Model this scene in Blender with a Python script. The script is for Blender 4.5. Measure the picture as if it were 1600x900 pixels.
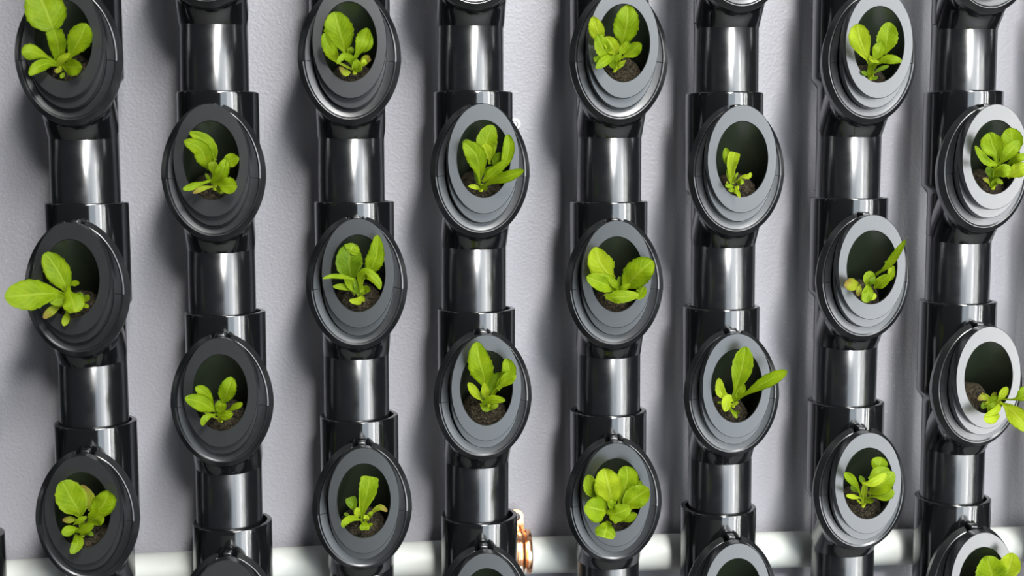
import bpy, bmesh, math, random
from mathutils import Vector, Matrix, noise

for o in list(bpy.data.objects):
    bpy.data.objects.remove(o)
SC = bpy.context.scene
COL = SC.collection

# ------------------------------------------------------------------ units
# Lengths below are in pipe radii (one radius = 37.5 mm); Z0 is the height of
# the top collar row above the floor in metres.
U = 0.0375
Z0 = 1.60

def W(x, y, z):
    return Vector((x * U, y * U, z * U + Z0))

# ------------------------------------------------------------------ camera
FPX = 2000.0
CAM = Vector((8.7267, -38.9446, -2.0635))
YAW, PITCH, ROLL = 0.1132, -0.1004, -0.0052
cy, sy, cp, sp = math.cos(YAW), math.sin(YAW), math.cos(PITCH), math.sin(PITCH)
FWD = Vector((sy * cp, cy * cp, sp))
_r = Vector((cy, -sy, 0))
_u = _r.cross(FWD)
RIGHT = math.cos(ROLL) * _r + math.sin(ROLL) * _u
UP = -math.sin(ROLL) * _r + math.cos(ROLL) * _u
cd = bpy.data.cameras.new('camera')
cd.sensor_width = 36.0
cd.lens = FPX / 1600 * 36.0
cd.clip_start = 0.02
cam = bpy.data.objects.new('camera', cd)
COL.objects.link(cam)
M = Matrix((RIGHT, UP, -FWD)).transposed().to_4x4()
M.translation = W(*CAM)
cam.matrix_world = M
cd.dof.use_dof = True
cd.dof.focus_distance = 38.6 * U
cd.dof.aperture_fstop = 5.0
SC.camera = cam

# ------------------------------------------------------------------ light
SC.view_settings.view_transform = 'Standard'
SC.view_settings.look = 'None'
SC.view_settings.gamma = 1
SC.view_settings.use_curve_mapping = False
SC.view_settings.exposure = 0.32
world = bpy.data.worlds.new('world')
SC.world = world
world.use_nodes = True
world.node_tree.nodes['Background'].inputs[0].default_value = (0.80, 0.88, 1.0, 1)
world.node_tree.nodes['Background'].inputs[1].default_value = 0.06

def area(name, loc, target, sx, sy_, power, color):
    l = bpy.data.lights.new(name, 'AREA')
    l.shape = 'RECTANGLE'
    l.size, l.size_y = sx, sy_
    l.energy = power
    l.color = color
    o = bpy.data.objects.new(name, l)
    COL.objects.link(o)
    o.location = loc
    o.rotation_euler = (Vector(target) - Vector(loc)).to_track_quat('-Z', 'Y').to_euler()
    return o

# curtained window wall in front of the towers on the right: a dim curtained bay, a bright
# bay, another dim bay, and gaps between the curtains that let brighter daylight through
WIN_A, WIN_B = Vector((0.62, -1.95, 1.40)), Vector((3.20, -1.75, 1.40))
WIN_N = Vector((WIN_A.y - WIN_B.y, WIN_B.x - WIN_A.x, 0)).normalized()     # faces the towers

def window_panel(name, f0, f1, height, radiance, color, fwd=0.0):
    a_, b_ = WIN_A.lerp(WIN_B, f0), WIN_A.lerp(WIN_B, f1)
    c = (a_ + b_) / 2 + WIN_N * fwd
    w = (b_ - a_).length
    return area(name, c, c + WIN_N, w, height, radiance * math.pi * w * height, color)

DAY, WARM = (0.80, 0.91, 1.0), (1.0, 0.97, 0.90)
window_panel('window_light', 0.00, 0.25, 2.8, 3.3, DAY)
window_panel('window_light', 0.25, 0.64, 2.8, 6.0, (0.90, 0.95, 1.0))
window_panel('window_light', 0.64, 1.00, 2.8, 1.8, DAY)
window_panel('curtain_gap_light', 0.53, 0.57, 2.6, 20, WARM, 0.01)
window_panel('curtain_gap_light', 0.74, 0.77, 2.6, 20, WARM, 0.01)
window_panel('curtain_gap_light', 0.90, 0.94, 2.6, 20, WARM, 0.01)
# a row of ceiling lights running away from the wall
for ly, lrad in ((-1.45, 32), (-2.45, 72), (-3.55, 150)):
    area('ceiling_lamp_light', (0.92, ly, 3.05), (0.92, ly, 0.0), 0.42, 0.95, lrad * math.pi * 0.42 * 0.95, (1.0, 0.985, 0.96))

# ------------------------------------------------------------------ helpers
def at(px, py, Y):
    """point (pipe radii) on the sight line of a pixel of the 1600x900 photo at depth Y"""
    d = RIGHT * ((px - 800) / FPX) + UP * (-(py - 450) / FPX) + FWD
    return CAM + d * ((Y - CAM.y) / d.y)

def link(name, mesh, parent=None, mat=None, loc=None, rot=None):
    o = bpy.data.objects.new(name, mesh)
    COL.objects.link(o)
    if mat is not None and not mesh.materials:
        mesh.materials.append(mat)
    if parent is not None:
        o.parent = parent
    if loc is not None:
        o.location = loc
    if rot is not None:
        o.rotation_euler = rot
    return o

def empty(name, loc, label, cat, group=None, rotz=0.0):
    o = bpy.data.objects.new(name, None)
    o.empty_display_size = 0.02
    COL.objects.link(o)
    o.location = loc
    o.rotation_euler = (0, 0, rotz)
    tag(o, label, cat, group)
    return o

def tag(o, label=None, cat=None, group=None, kind=None):
    if label: o['label'] = label
    if cat: o['category'] = cat
    if group: o['group'] = group
    if kind: o['kind'] = kind
    return o

def finish(name, bm, mat, angle=35):
    bmesh.ops.recalc_face_normals(bm, faces=bm.faces)
    me = bpy.data.meshes.new(name)
    bm.to_mesh(me)
    bm.free()
    for p in me.polygons:
        p.use_smooth = True
    me.set_sharp_from_angle(angle=math.radians(angle))
    me.materials.append(mat)
    return me

def loft(bm, rings, closed=True, cap0=False, cap1=False, wrap=False):
    """rings: lists of points (pipe radii) of equal length"""
    vs = [[bm.verts.new(Vector(p) * U) for p in r] for r in rings]
    n = len(vs[0])
    pairs = list(zip(vs[:-1], vs[1:]))
    if wrap:
        pairs.append((vs[-1], vs[0]))
    for a, b in pairs:
        for i in range(n if closed else n - 1):
            j = (i + 1) % n
            bm.faces.new((a[i], a[j], b[j], b[i]))
    if cap0: bm.faces.new(list(reversed(vs[0])))
    if cap1: bm.faces.new(vs[-1])
    return vs

def lathe_z(bm, prof, n=64, cap0=False, cap1=False):
    loft(bm, [[(r * math.cos(2 * math.pi * i / n), r * math.sin(2 * math.pi * i / n), z) for i in range(n)]
              for r, z in prof], cap0=cap0, cap1=cap1)

def ell(y, a, h, zc, n=80, xo=0.0):
    return [(xo + a * math.cos(2 * math.pi * i / n), y, zc + h * math.sin(2 * math.pi * i / n)) for i in range(n)]

# ------------------------------------------------------------------ materials
def mat(name):
    m = bpy.data.materials.new(name)
    m.use_nodes = True
    nt = m.node_tree
    return m, nt, nt.nodes['Principled BSDF']

def nd(nt, kind, **kw):
    n = nt.nodes.new(kind)
    for k, v in kw.items():
        setattr(n, k, v)
    return n

def ramp(nt, src, p0, c0, p1, c1):
    r = nd(nt, 'ShaderNodeValToRGB')
    r.color_ramp.elements[0].position = p0
    r.color_ramp.elements[0].color = (*c0, 1)
    r.color_ramp.elements[1].position = p1
    r.color_ramp.elements[1].color = (*c1, 1)
    nt.links.new(src, r.inputs[0])
    return r.outputs[0]

def noise_tex(nt, scale, detail=4, coord='Object', rough=0.5, stretch=None):
    tc = nd(nt, 'ShaderNodeTexCoord')
    src = tc.outputs[coord]
    if stretch:
        mp = nd(nt, 'ShaderNodeMapping')
        mp.inputs['Scale'].default_value = stretch
        nt.links.new(src, mp.inputs[0])
        src = mp.outputs[0]
    n = nd(nt, 'ShaderNodeTexNoise')
    n.inputs['Scale'].default_value = scale
    n.inputs['Detail'].default_value = detail
    n.inputs['Roughness'].default_value = rough
    nt.links.new(src, n.inputs['Vector'])
    return n.outputs[0]

def bump(nt, bsdf, src, strength, dist):
    b = nd(nt, 'ShaderNodeBump')
    b.inputs['Strength'].default_value = strength
    b.inputs['Distance'].default_value = dist
    nt.links.new(src, b.inputs['Height'])
    nt.links.new(b.outputs[0], bsdf.inputs['Normal'])

def plastic(name, base, rough, rvar, bstr, dust=0.0, scale=60, spec=1.0):
    m, nt, b = mat(name)
    b.inputs['Specular IOR Level'].default_value = spec
    n = noise_tex(nt, scale, 5)
    r = ramp(nt, n, 0.3, (rough - rvar,) * 3, 0.75, (rough + rvar,) * 3)
    nt.links.new(r, b.inputs['Roughness'])
    if dust:
        d = noise_tex(nt, 420, 2, rough=0.6)
        c = ramp(nt, d, 0.70, base, 0.80, tuple(min(1, x + dust) for x in base))
        nt.links.new(c, b.inputs['Base Color'])
    else:
        b.inputs['Base Color'].default_value = (*base, 1)
    bn = noise_tex(nt, 35, 3)
    bump(nt, b, bn, bstr, 0.0006)
    return m

M_PIPE = plastic('black_pipe_plastic', (0.0035, 0.004, 0.0045), 0.22, 0.04, 0.03, 0.012)
M_TEE = plastic('black_gloss_plastic', (0.003, 0.0032, 0.0035), 0.12, 0.03, 0.03, 0.012)
M_LIP = plastic('black_lip_plastic', (0.0045, 0.005, 0.0055), 0.32, 0.04, 0.02, 0.012, spec=0.8)
M_BODY = plastic('black_cup_plastic', (0.010, 0.014, 0.008), 0.24, 0.04, 0.05, 0.0)

def rim_mat():
    m, nt, b = mat('grey_satin_plastic')
    tc = nd(nt, 'ShaderNodeTexCoord')
    sx = nd(nt, 'ShaderNodeSeparateXYZ')
    nt.links.new(tc.outputs['Object'], sx.inputs[0])
    ab = nd(nt, 'ShaderNodeMath', operation='ABSOLUTE')
    nt.links.new(sx.outputs[0], ab.inputs[0])
    lt = nd(nt, 'ShaderNodeMath', operation='LESS_THAN')      # the moulding line down the middle of the rim
    lt.inputs[1].default_value = 0.00022
    nt.links.new(ab.outputs[0], lt.inputs[0])
    lz = nd(nt, 'ShaderNodeMath', operation='LESS_THAN')
    lz.inputs[1].default_value = -3.0 * U
    nt.links.new(sx.outputs[2], lz.inputs[0])
    mu = nd(nt, 'ShaderNodeMath', operation='MULTIPLY')
    nt.links.new(lt.outputs[0], mu.inputs[0]); nt.links.new(lz.outputs[0], mu.inputs[1])
    n = noise_tex(nt, 45, 4)
    c = ramp(nt, n, 0.3, (0.0085, 0.0092, 0.0095), 0.8, (0.011, 0.0118, 0.012))
    mx = nd(nt, 'ShaderNodeMix', data_type='RGBA')
    nt.links.new(mu.outputs[0], mx.inputs[0])
    nt.links.new(c, mx.inputs[6])
    mx.inputs[7].default_value = (0.012, 0.012, 0.012, 1)
    nt.links.new(mx.outputs[2], b.inputs['Base Color'])
    b.inputs['Roughness'].default_value = 0.28
    b.inputs['Specular IOR Level'].default_value = 0.85
    bump(nt, b, noise_tex(nt, 900, 2), 0.08, 0.0002)
    return m
M_RIM = rim_mat()

def wall_mat():
    m, nt, b = mat('grey_orange_peel_paint')
    n = noise_tex(nt, 3.0, 3)
    c = ramp(nt, n, 0.3, (0.268, 0.264, 0.288), 0.7, (0.288, 0.284, 0.308))
    sp = ramp(nt, noise_tex(nt, 210, 3, rough=0.6), 0.62, (0, 0, 0), 0.72, (1, 1, 1))      # glints of paint sheen put into the colour as pale specks, in patches
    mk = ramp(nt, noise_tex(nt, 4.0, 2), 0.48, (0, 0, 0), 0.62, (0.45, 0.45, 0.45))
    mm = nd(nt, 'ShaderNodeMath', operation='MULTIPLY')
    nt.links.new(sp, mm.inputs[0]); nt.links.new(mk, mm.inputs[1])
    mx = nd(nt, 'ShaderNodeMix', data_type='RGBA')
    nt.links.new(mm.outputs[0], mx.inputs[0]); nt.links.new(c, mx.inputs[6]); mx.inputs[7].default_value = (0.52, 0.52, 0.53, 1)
    nt.links.new(mx.outputs[2], b.inputs['Base Color'])
    b.inputs['Roughness'].default_value = 0.5
    bump(nt, b, noise_tex(nt, 300, 2, rough=0.5), 0.6, 0.0012)
    return m
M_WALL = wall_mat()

def soil_mat():
    m, nt, b = mat('dark_potting_soil')
    n = noise_tex(nt, 420, 6, rough=0.7)
    c = ramp(nt, n, 0.42, (0.002, 0.0015, 0.0008), 0.66, (0.050, 0.039, 0.021))
    nt.links.new(c, b.inputs['Base Color'])
    b.inputs['Roughness'].default_value = 0.9
    b.inputs['Specular IOR Level'].default_value = 0.15
    bump(nt, b, noise_tex(nt, 520, 5, rough=0.7), 0.9, 0.0025)
    return m
M_SOIL = soil_mat()

def leaf_mat(name, dark, light, vein, brown=None):
    m, nt, b = mat(name)
    out = nt.nodes['Material Output']
    uv = nd(nt, 'ShaderNodeUVMap')
    sx = nd(nt, 'ShaderNodeSeparateXYZ')
    nt.links.new(uv.outputs[0], sx.inputs[0])
    # |u - .5| : distance from the midrib
    sub = nd(nt, 'ShaderNodeMath', operation='SUBTRACT'); sub.inputs[1].default_value = 0.5
    nt.links.new(sx.outputs[0], sub.inputs[0])
    ab = nd(nt, 'ShaderNodeMath', operation='ABSOLUTE'); nt.links.new(sub.outputs[0], ab.inputs[0])
    # side veins: bands of v - 0.55|u|
    ml = nd(nt, 'ShaderNodeMath', operation='MULTIPLY'); ml.inputs[1].default_value = 0.6
    nt.links.new(ab.outputs[0], ml.inputs[0])
    dv = nd(nt, 'ShaderNodeMath', operation='SUBTRACT')
    nt.links.new(sx.outputs[1], dv.inputs[0]); nt.links.new(ml.outputs[0], dv.inputs[1])
    nz = noise_tex(nt, 120, 3, coord='Object')
    na = nd(nt, 'ShaderNodeMath', operation='MULTIPLY_ADD'); na.inputs[1].default_value = 0.05
    nt.links.new(nz, na.inputs[0]); nt.links.new(dv.outputs[0], na.inputs[2])
    sn = nd(nt, 'ShaderNodeMath', operation='MULTIPLY'); sn.inputs[1].default_value = 52.0
    nt.links.new(na.outputs[0], sn.inputs[0])
    si = nd(nt, 'ShaderNodeMath', operation='SINE'); nt.links.new(sn.outputs[0], si.inputs[0])
    mr = nd(nt, 'ShaderNodeMapRange'); mr.inputs[1].default_value = 0.55; mr.inputs[2].default_value = 1.0
    mr.inputs[3].default_value = 0.0; mr.inputs[4].default_value = 0.35
    nt.links.new(si.outputs[0], mr.inputs[0])
    mid = nd(nt, 'ShaderNodeMapRange'); mid.inputs[1].default_value = 0.018; mid.inputs[2].default_value = 0.055
    mid.inputs[3].default_value = 0.85; mid.inputs[4].default_value = 0.0
    nt.links.new(ab.outputs[0], mid.inputs[0])
    mxm = nd(nt, 'ShaderNodeMath', operation='MAXIMUM')
    nt.links.new(mr.outputs[0], mxm.inputs[0]); nt.links.new(mid.outputs[0], mxm.inputs[1])
    n2 = noise_tex(nt, 70, 4, coord='Object')
    c = ramp(nt, n2, 0.30, dark, 0.70, light)
    mx = nd(nt, 'ShaderNodeMix', data_type='RGBA')
    nt.links.new(mxm.outputs[0], mx.inputs[0]); nt.links.new(c, mx.inputs[6]); mx.inputs[7].default_value = (*vein, 1)
    colr = mx.outputs[2]
    if brown:
        tip = nd(nt, 'ShaderNodeMapRange'); tip.inputs[1].default_value = 0.55; tip.inputs[2].default_value = 1.0
        nt.links.new(sx.outputs[1], tip.inputs[0])
        m2 = nd(nt, 'ShaderNodeMix', data_type='RGBA')
        nt.links.new(tip.outputs[0], m2.inputs[0]); nt.links.new(colr, m2.inputs[6]); m2.inputs[7].default_value = (*brown, 1)
        colr = m2.outputs[2]
    nt.links.new(colr, b.inputs['Base Color'])
    b.inputs['Roughness'].default_value = 0.55
    b.inputs['Specular IOR Level'].default_value = 0.30
    hgt = nd(nt, 'ShaderNodeMath', operation='MULTIPLY'); hgt.inputs[1].default_value = -1.0
    nt.links.new(mxm.outputs[0], hgt.inputs[0])
    ad = nd(nt, 'ShaderNodeMath', operation='ADD')
    nt.links.new(hgt.outputs[0], ad.inputs[0]); nt.links.new(noise_tex(nt, 260, 3), ad.inputs[1])
    bump(nt, b, ad.outputs[0], 0.35, 0.0011)
    tr = nd(nt, 'ShaderNodeBsdfTranslucent')
    nt.links.new(colr, tr.inputs[0])
    ms = nd(nt, 'ShaderNodeMixShader'); ms.inputs[0].default_value = 0.38
    nt.links.new(b.outputs[0], ms.inputs[1]); nt.links.new(tr.outputs[0], ms.inputs[2])
    nt.links.new(ms.outputs[0], out.inputs[0])
    return m

M_LEAF = {
    'g': leaf_mat('lettuce_leaf_green', (0.200, 0.320, 0.0015), (0.300, 0.410, 0.003), (0.36, 0.46, 0.035)),
    'd': leaf_mat('lettuce_leaf_deep_green', (0.115, 0.220, 0.0015), (0.175, 0.285, 0.003), (0.25, 0.34, 0.025)),
    'p': leaf_mat('lettuce_leaf_pale', (0.330, 0.440, 0.006), (0.430, 0.520, 0.020), (0.47, 0.55, 0.07)),
    'y': leaf_mat('lettuce_leaf_yellowing', (0.270, 0.350, 0.010), (0.370, 0.410, 0.025), (0.43, 0.46, 0.08), (0.28, 0.18, 0.05)),
}

def simple(name, base, rough, metallic=0.0, nscale=40, var=0.06, bstr=0.05):
    m, nt, b = mat(name)
    n = noise_tex(nt, nscale, 4)
    c = ramp(nt, n, 0.3, tuple(x * (1 - var) for x in base), 0.7, tuple(min(1, x * (1 + var)) for x in base))
    nt.links.new(c, b.inputs['Base Color'])
    b.inputs['Roughness'].default_value = rough
    b.inputs['Metallic'].default_value = metallic
    bump(nt, b, noise_tex(nt, nscale * 4, 3), bstr, 0.0005)
    return m
M_WHITE = simple('white_pvc', (0.45, 0.465, 0.435), 0.5, nscale=14, var=0.05)
M_COPPER = simple('polished_copper', (0.93, 0.50, 0.28), 0.22, 1.0, 30, 0.05)
M_ZINC = simple('zinc_steel', (0.62, 0.66, 0.66), 0.3, 1.0, 60, 0.08)
M_FLOOR = simple('dark_concrete', (0.10, 0.10, 0.10), 0.6, nscale=8, var=0.2)

# ------------------------------------------------------------------ setting
WALL_Y = 2.55
def boxmesh(name, x0, x1, y0, y1, z0, z1, m):
    bm = bmesh.new()
    v = [bm.verts.new((x, y, z)) for x in (x0, x1) for y in (y0, y1) for z in (z0, z1)]
    for f in ((0, 1, 3, 2), (4, 6, 7, 5), (0, 4, 5, 1), (2, 3, 7, 6), (0, 2, 6, 4), (1, 5, 7, 3)):
        bm.faces.new([v[i] for i in f])
    return finish(name, bm, m)

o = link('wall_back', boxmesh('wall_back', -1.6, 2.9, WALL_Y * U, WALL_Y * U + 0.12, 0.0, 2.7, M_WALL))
tag(o, 'light grey lilac painted wall with orange peel texture behind the towers', kind='structure')
o = link('floor', boxmesh('floor', -1.6, 2.9, -4.0, WALL_Y * U + 0.12, -0.1, 0.0, M_FLOOR))
tag(o, 'dark floor below the towers', kind='structure')

# ------------------------------------------------------------------ tower meshes
def mesh_tee():
    bm = bmesh.new()
    lathe_z(bm, [(1.035, -1.2), (1.035, -0.03), (1.05, 0.0), (1.155, 0.0), (1.18, -0.012), (1.19, -0.04)]
            + [(1.19, -0.04 - 2.86 * q / 28) for q in range(1, 29)] + [(1.18, -2.95), (1.10, -3.06), (1.03, -3.16), (1.0, -3.22)]
            + [(1.0, -3.22 - 1.30 * q / 13) for q in range(1, 14)] + [(0.93, -4.53)], n=96)
    # the opening into the side branch
    kill = []
    for f in bm.faces:
        c = f.calc_center_median() / U
        if c.y < 0 and c.z < -1.0:
            zc = -2.45 - 1.25 * (1.645 + c.y)
            if (c.x / 0.98) ** 2 + ((c.z - zc) / 1.42) ** 2 < 1:
                kill.append(f)
    bmesh.ops.delete(bm, geom=kill, context='FACES')
    return finish('tee_fitting', bm, M_TEE, 50)

def mesh_pipe(z0, z1):
    bm = bmesh.new()
    lathe_z(bm, [(0.90, z0 - 0.2), (0.90, z0), (0.97, z0), (0.99, z0 - 0.03), (0.99, z1), (0.9, z1)])
    return finish('pipe_section', bm, M_PIPE, 50)

def mesh_branch():
    bm = bmesh.new()
    S = [(-0.20, 1.03, 1.53, -4.25), (-0.60, 1.03, 1.53, -3.76), (-0.90, 1.035, 1.53, -3.38), (-1.00, 1.05, 1.555, -3.22),
         (-1.06, 1.13, 1.64, -3.02), (-1.12, 1.26, 1.745, -2.80), (-1.18, 1.35, 1.815, -2.63), (-1.24, 1.385, 1.845, -2.56),
         (-1.24, 1.05, 1.53, -2.52), (-0.90, 0.99, 1.45, -3.3)]
    loft(bm, [ell(*s) for s in S])
    return finish('branch_socket', bm, M_TEE, 40)

SEAM = math.radians(-5)
def mesh_lip():
    bm = bmesh.new()
    g = math.asin(0.28 / 1.43)
    a0, a1 = math.pi / 2 + g, math.pi / 2 + 2 * math.pi - g
    prof = [(-1.20, 1.40, 1.86, -2.56), (-1.45, 1.45, 1.915, -2.49), (-1.50, 1.455, 1.92, -2.47), (-1.63, 1.34, 1.81, -2.45),
            (-1.66, 1.318, 1.788, -2.45), (-1.657, 1.295, 1.765, -2.45), (-1.63, 1.255, 1.725, -2.445), (-1.61, 1.15, 1.63, -2.44),
            (-1.60, 1.045, 1.53, -2.44), (-1.18, 1.04, 1.50, -2.50)]
    N = 120
    angs = [a0 + (a1 - a0) * i / N for i in range(N + 1)]
    for s in (SEAM + 2 * math.pi, math.pi - SEAM):
        angs += [s - 0.006, s + 0.006]
    angs = sorted(angs)
    rings = []
    def ring(t, shrink=0.0):
        q = (t + math.pi) % (2 * math.pi) - math.pi
        low = SEAM < 0 and (math.sin(q) < math.sin(SEAM) if abs(q) < 2 else math.sin(q) < math.sin(SEAM))
        dist = min(abs(q - SEAM), abs(abs(q) - (math.pi - abs(SEAM))) if q < 0 else abs((math.pi + abs(SEAM)) - q))
        kick = 0.014 * max(0.0, 1 - dist / 0.65)
        out = []
        for i, (y, a, h, zc) in enumerate(prof):
            k = 1 + (kick if i < 5 else 0)
            up = 1 + 0.05 * max(0.0, math.sin(t)) ** 2 if i < 7 else 1.0
            y2, a2, h2 = y, a, h
            if 5 <= i <= 8 and not low:
                y2 -= 0.015
            if low and i < 5:
                a2 -= 0.006
            if shrink:
                y2 += (-1.45 - y2) * shrink * 0.7
                a2 += (1.36 - a2) * shrink * 0.8
                h2 += (1.84 - h2) * shrink * 0.8
            out.append((a2 * k * math.cos(t), y2, zc + h2 * up * math.sin(t)))
        return out
    rings.append(ring(angs[0], 0.75))
    rings.append(ring(angs[0] + 0.006, 0.40))
    rings.append(ring(angs[0] + 0.018, 0.14))
    rings += [ring(t) for t in angs[1:-1] if t > a0 + 0.03 and t < a1 - 0.03]
    rings.append(ring(angs[-1] - 0.018, 0.14))
    rings.append(ring(angs[-1] - 0.006, 0.40))
    rings.append(ring(angs[-1], 0.75))
    loft(bm, rings, closed=True, cap0=True, cap1=True)
    return finish('collar_lip', bm, M_LIP, 19)

def rounded_box(name, cx, cy_, cz, hx, hy, hz, bev, m):
    bm = bmesh.new()
    bmesh.ops.create_cube(bm, size=2.0)
    for v in bm.verts:
        v.co = Vector((cx + v.co.x * hx, cy_ + v.co.y * hy, cz + v.co.z * hz)) * U
    bmesh.ops.bevel(bm, geom=list(bm.edges), offset=bev * U, segments=3, profile=0.5, affect='EDGES')
    return finish(name, bm, m, 60)

ME_TEE, ME_BRANCH, ME_LIP = mesh_tee(), mesh_branch(), mesh_lip()
ME_TAB = rounded_box('lip_tab', 0.0, -1.42, -0.56, 0.125, 0.17, 0.09, 0.05, M_LIP)
ME_PIPE = mesh_pipe(-4.52, -7.1)

# ---- planting cup meshes
RY, RZ = -2.20, -2.09
def mesh_rim():
    bm = bmesh.new()
    f = RY
    S = [(f + 0.50, 0.76, 1.09, RZ - 0.30), (f + 0.02, 0.765, 1.10, RZ), (f, 0.782, 1.117, RZ), (f, 1.025, 1.565, RZ), (f + 0.02, 1.04, 1.58, RZ),
         (f + 0.46, 1.035, 1.575, RZ - 0.02)]
    loft(bm, [ell(*s) for s in S])
    return finish('cup_rim', bm, M_RIM, 25)

def mesh_step():
    bm = bmesh.new()
    f, zc = -1.90, -2.37
    S = [(f + 0.1, 0.78, 1.2, zc), (f, 0.80, 1.25, zc), (f, 1.02, 1.555, zc), (f + 0.02, 1.035, 1.57, zc), (f + 0.35, 1.03, 1.56, zc - 0.04),
         (f + 0.75, 1.01, 1.50, zc - 0.35), (f + 1.1, 0.98, 1.42, zc - 0.68)]
    loft(bm, [ell(*s) for s in S])
    return finish('cup_step', bm, M_RIM, 25)

def mesh_body():
    bm = bmesh.new()
    S = [(RY + 0.03, 0.765, 1.10, RZ - 0.005)]
    for t in (0.2, 0.5, 0.9, 1.3, 1.7):
        S.append((RY + 0.03 + t, 0.765 - 0.03 * t, 1.10 - 0.05 * t, RZ - 0.005 - t * 1.08))
    S.append((RY + 1.80, 0.60, 0.85, RZ - 1.92))
    S.append((RY + 1.84, 0.30, 0.42, RZ - 1.97))
    loft(bm, [ell(*s) for s in S], cap1=True)
    return finish('cup_body', bm, M_BODY, 50)
ME_RIM, ME_STEP, ME_BODY = mesh_rim(), mesh_step(), mesh_body()

# ------------------------------------------------------------------ towers
HALF = 3.2903
# per tower: x at collar level 0 and sideways lean per unit of height
TOWERS = {-1: (-3.47, -0.004), 0: (0.560, -0.0015), 1: (4.440, -0.006), 2: (8.366, -0.0055), 3: (12.010, -0.0062),
          4: (16.172, 0.0005), 5: (19.786, 0.0034), 6: (23.842, -0.0047), 7: (27.53, -0.003), 8: (31.60, 0.0)}
# measured collar heights (k counts half storeys downwards)
COLLAR = {(0, 1): -3.27, (0, 3): -9.808, (1, 0): -0.057, (1, 2): -6.567, (1, 4): -13.002, (2, 1): -3.299, (2, 3): -9.828,
          (3, 0): -0.05, (3, 2): -6.613, (3, 4): -13.092, (4, 1): -3.367, (4, 3): -9.889, (5, 0): -0.08, (5, 2): -6.68,
          (5, 4): -13.104, (6, 1): -3.318, (6, 3): -9.808, (7, 0): -0.031, (7, 2): -6.646, (7, 4): -13.071}
# cup centres: sideways turn of the fitting (as an x offset) and height correction
CUP = {(0, 1): (-0.145, 0.03), (1, 0): (0.048, 0.086), (1, 2): (0.108, 0.0), (2, 1): (0.072, 0.092), (2, 3): (0.117, -0.035),
       (3, 0): (-0.023, 0.085), (3, 2): (0.012, -0.013), (4, 1): (-0.054, 0.017), (4, 3): (-0.054, -0.064), (5, 0): (-0.078, 0.068),
       (5, 2): (-0.141, -0.074), (6, 1): (-0.016, 0.059), (6, 3): (0.017, -0.061)}
MODEL_X = lambda i: 0.673 + 3.8554 * i - (0.1326 if i % 2 else 0.0)

def collar_z(i, k):
    return COLLAR.get((i, k), -k * HALF)

def tee_pose(i, k):
    x0, b = TOWERS[i]
    zc = collar_z(i, k)
    x = x0 + b * zc
    dx, dz = CUP.get((i, k), (0.0, 0.04 if k < 1 else -0.05))
    if (i, k) in CUP:
        dx = dx + MODEL_X(i) - x
    yaw = math.asin(max(-0.15, min(0.15, dx / 1.645)))
    return x, zc, yaw, dz

ORD = {0: 'first', 1: 'second', 2: 'third', 3: 'fourth', 4: 'fifth', 5: 'sixth', 6: 'seventh', 7: 'eighth'}
TLAB = {-1: 'black grow tower cut to a thin sliver by the left edge of the photo',
        0: 'black grow tower beside the left edge, its middle cup with a long leaf reaching left',
        1: 'black grow tower second from the left of the eight wide ones, two seedlings in view',
        2: 'black grow tower third from the left of the wide ones, blunt leaf in lowest cup',
        3: 'black grow tower directly left of the copper pipe clamp',
        4: 'black grow tower directly right of the copper clamp, bushy rosette in its lowest cup',
        5: 'black grow tower third from the right, with the smallest lone sprout in its upper cup',
        6: 'black grow tower second from the right, narrow leaf pointing up right from middle cup',
        7: 'black grow tower beside the right edge, its cups partly cut by the frame',
        8: 'black grow tower standing just past the right edge of the photo'}

def ks(i):
    if i == -1: return (-2, 0, 2, 4)
    return (-2, 0, 2, 4) if i % 2 else (-1, 1, 3)

towers = {}
for i in TOWERS:
    x0, b = TOWERS[i]
    ztop = collar_z(i, ks(i)[0])
    zfl = -Z0 / U
    root = empty('grow_tower', W(x0 + b * ztop, 0, zfl), TLAB[i], 'grow tower', 'black pipe grow towers on the wall')
    towers[i] = root
    base = root.location
    # topmost pipe, out of frame
    xx = x0 + b * ztop
    last = None
    for n, k in enumerate(ks(i)):
        x, zc, yaw, dz = tee_pose(i, k)
        p = W(x, 0, zc) - base
        tee = link('tee_fitting', ME_TEE, root, loc=p, rot=(0, -b if abs(b) > 0 else 0, yaw))
        for nm, me in (('branch_socket', ME_BRANCH), ('collar_lip', ME_LIP), ('lip_tab', ME_TAB)):
            link(nm, me, tee, loc=(0, 0, dz * U))
        if n < len(ks(i)) - 1:
            link('pipe_section', ME_PIPE, root, loc=p, rot=(0, -b, 0))
        last = p
        if n == 0:
            bm = bmesh.new()
            lathe_z(bm, [(0.9, -0.9), (0.99, -0.9), (0.99, 3.0), (0.97, 3.03), (0.9, 3.03)])
            link('pipe_section', finish('pipe_section', bm, M_PIPE, 50), root, loc=p)
    me = mesh_pipe(-4.52, -(last.z / U))
    link('pipe_section', me, root, loc=last)

# ------------------------------------------------------------------ planting cups
ROWW = {-2: 'cut off by the top edge', -1: 'topmost', 0: 'upper', 1: 'middle', 2: 'lower', 3: 'lowest', 4: 'cut off by the bottom edge'}
def cup_label(i, k):
    t = '%s wide tower from left' % ORD[i]
    if k in (-2, 4):
        return 'planting cup %s on the %s' % (ROWW[k], t)
    return 'grey rimmed oval planting cup, %s one on the %s' % ({-1: 'top', 1: 'middle', 3: 'bottom', 0: 'upper', 2: 'lower'}[k], t)

for i in range(8):
    for k in ks(i):
        x, zc, yaw, dz = tee_pose(i, k)
        c = empty('planting_cup', W(x, 0, zc + dz), cup_label(i, k), 'planting cup', 'grey rimmed cups in the towers', yaw)
        link('cup_rim', ME_RIM, c)
        link('cup_step', ME_STEP, c)
        link('cup_body', ME_BODY, c)

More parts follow.
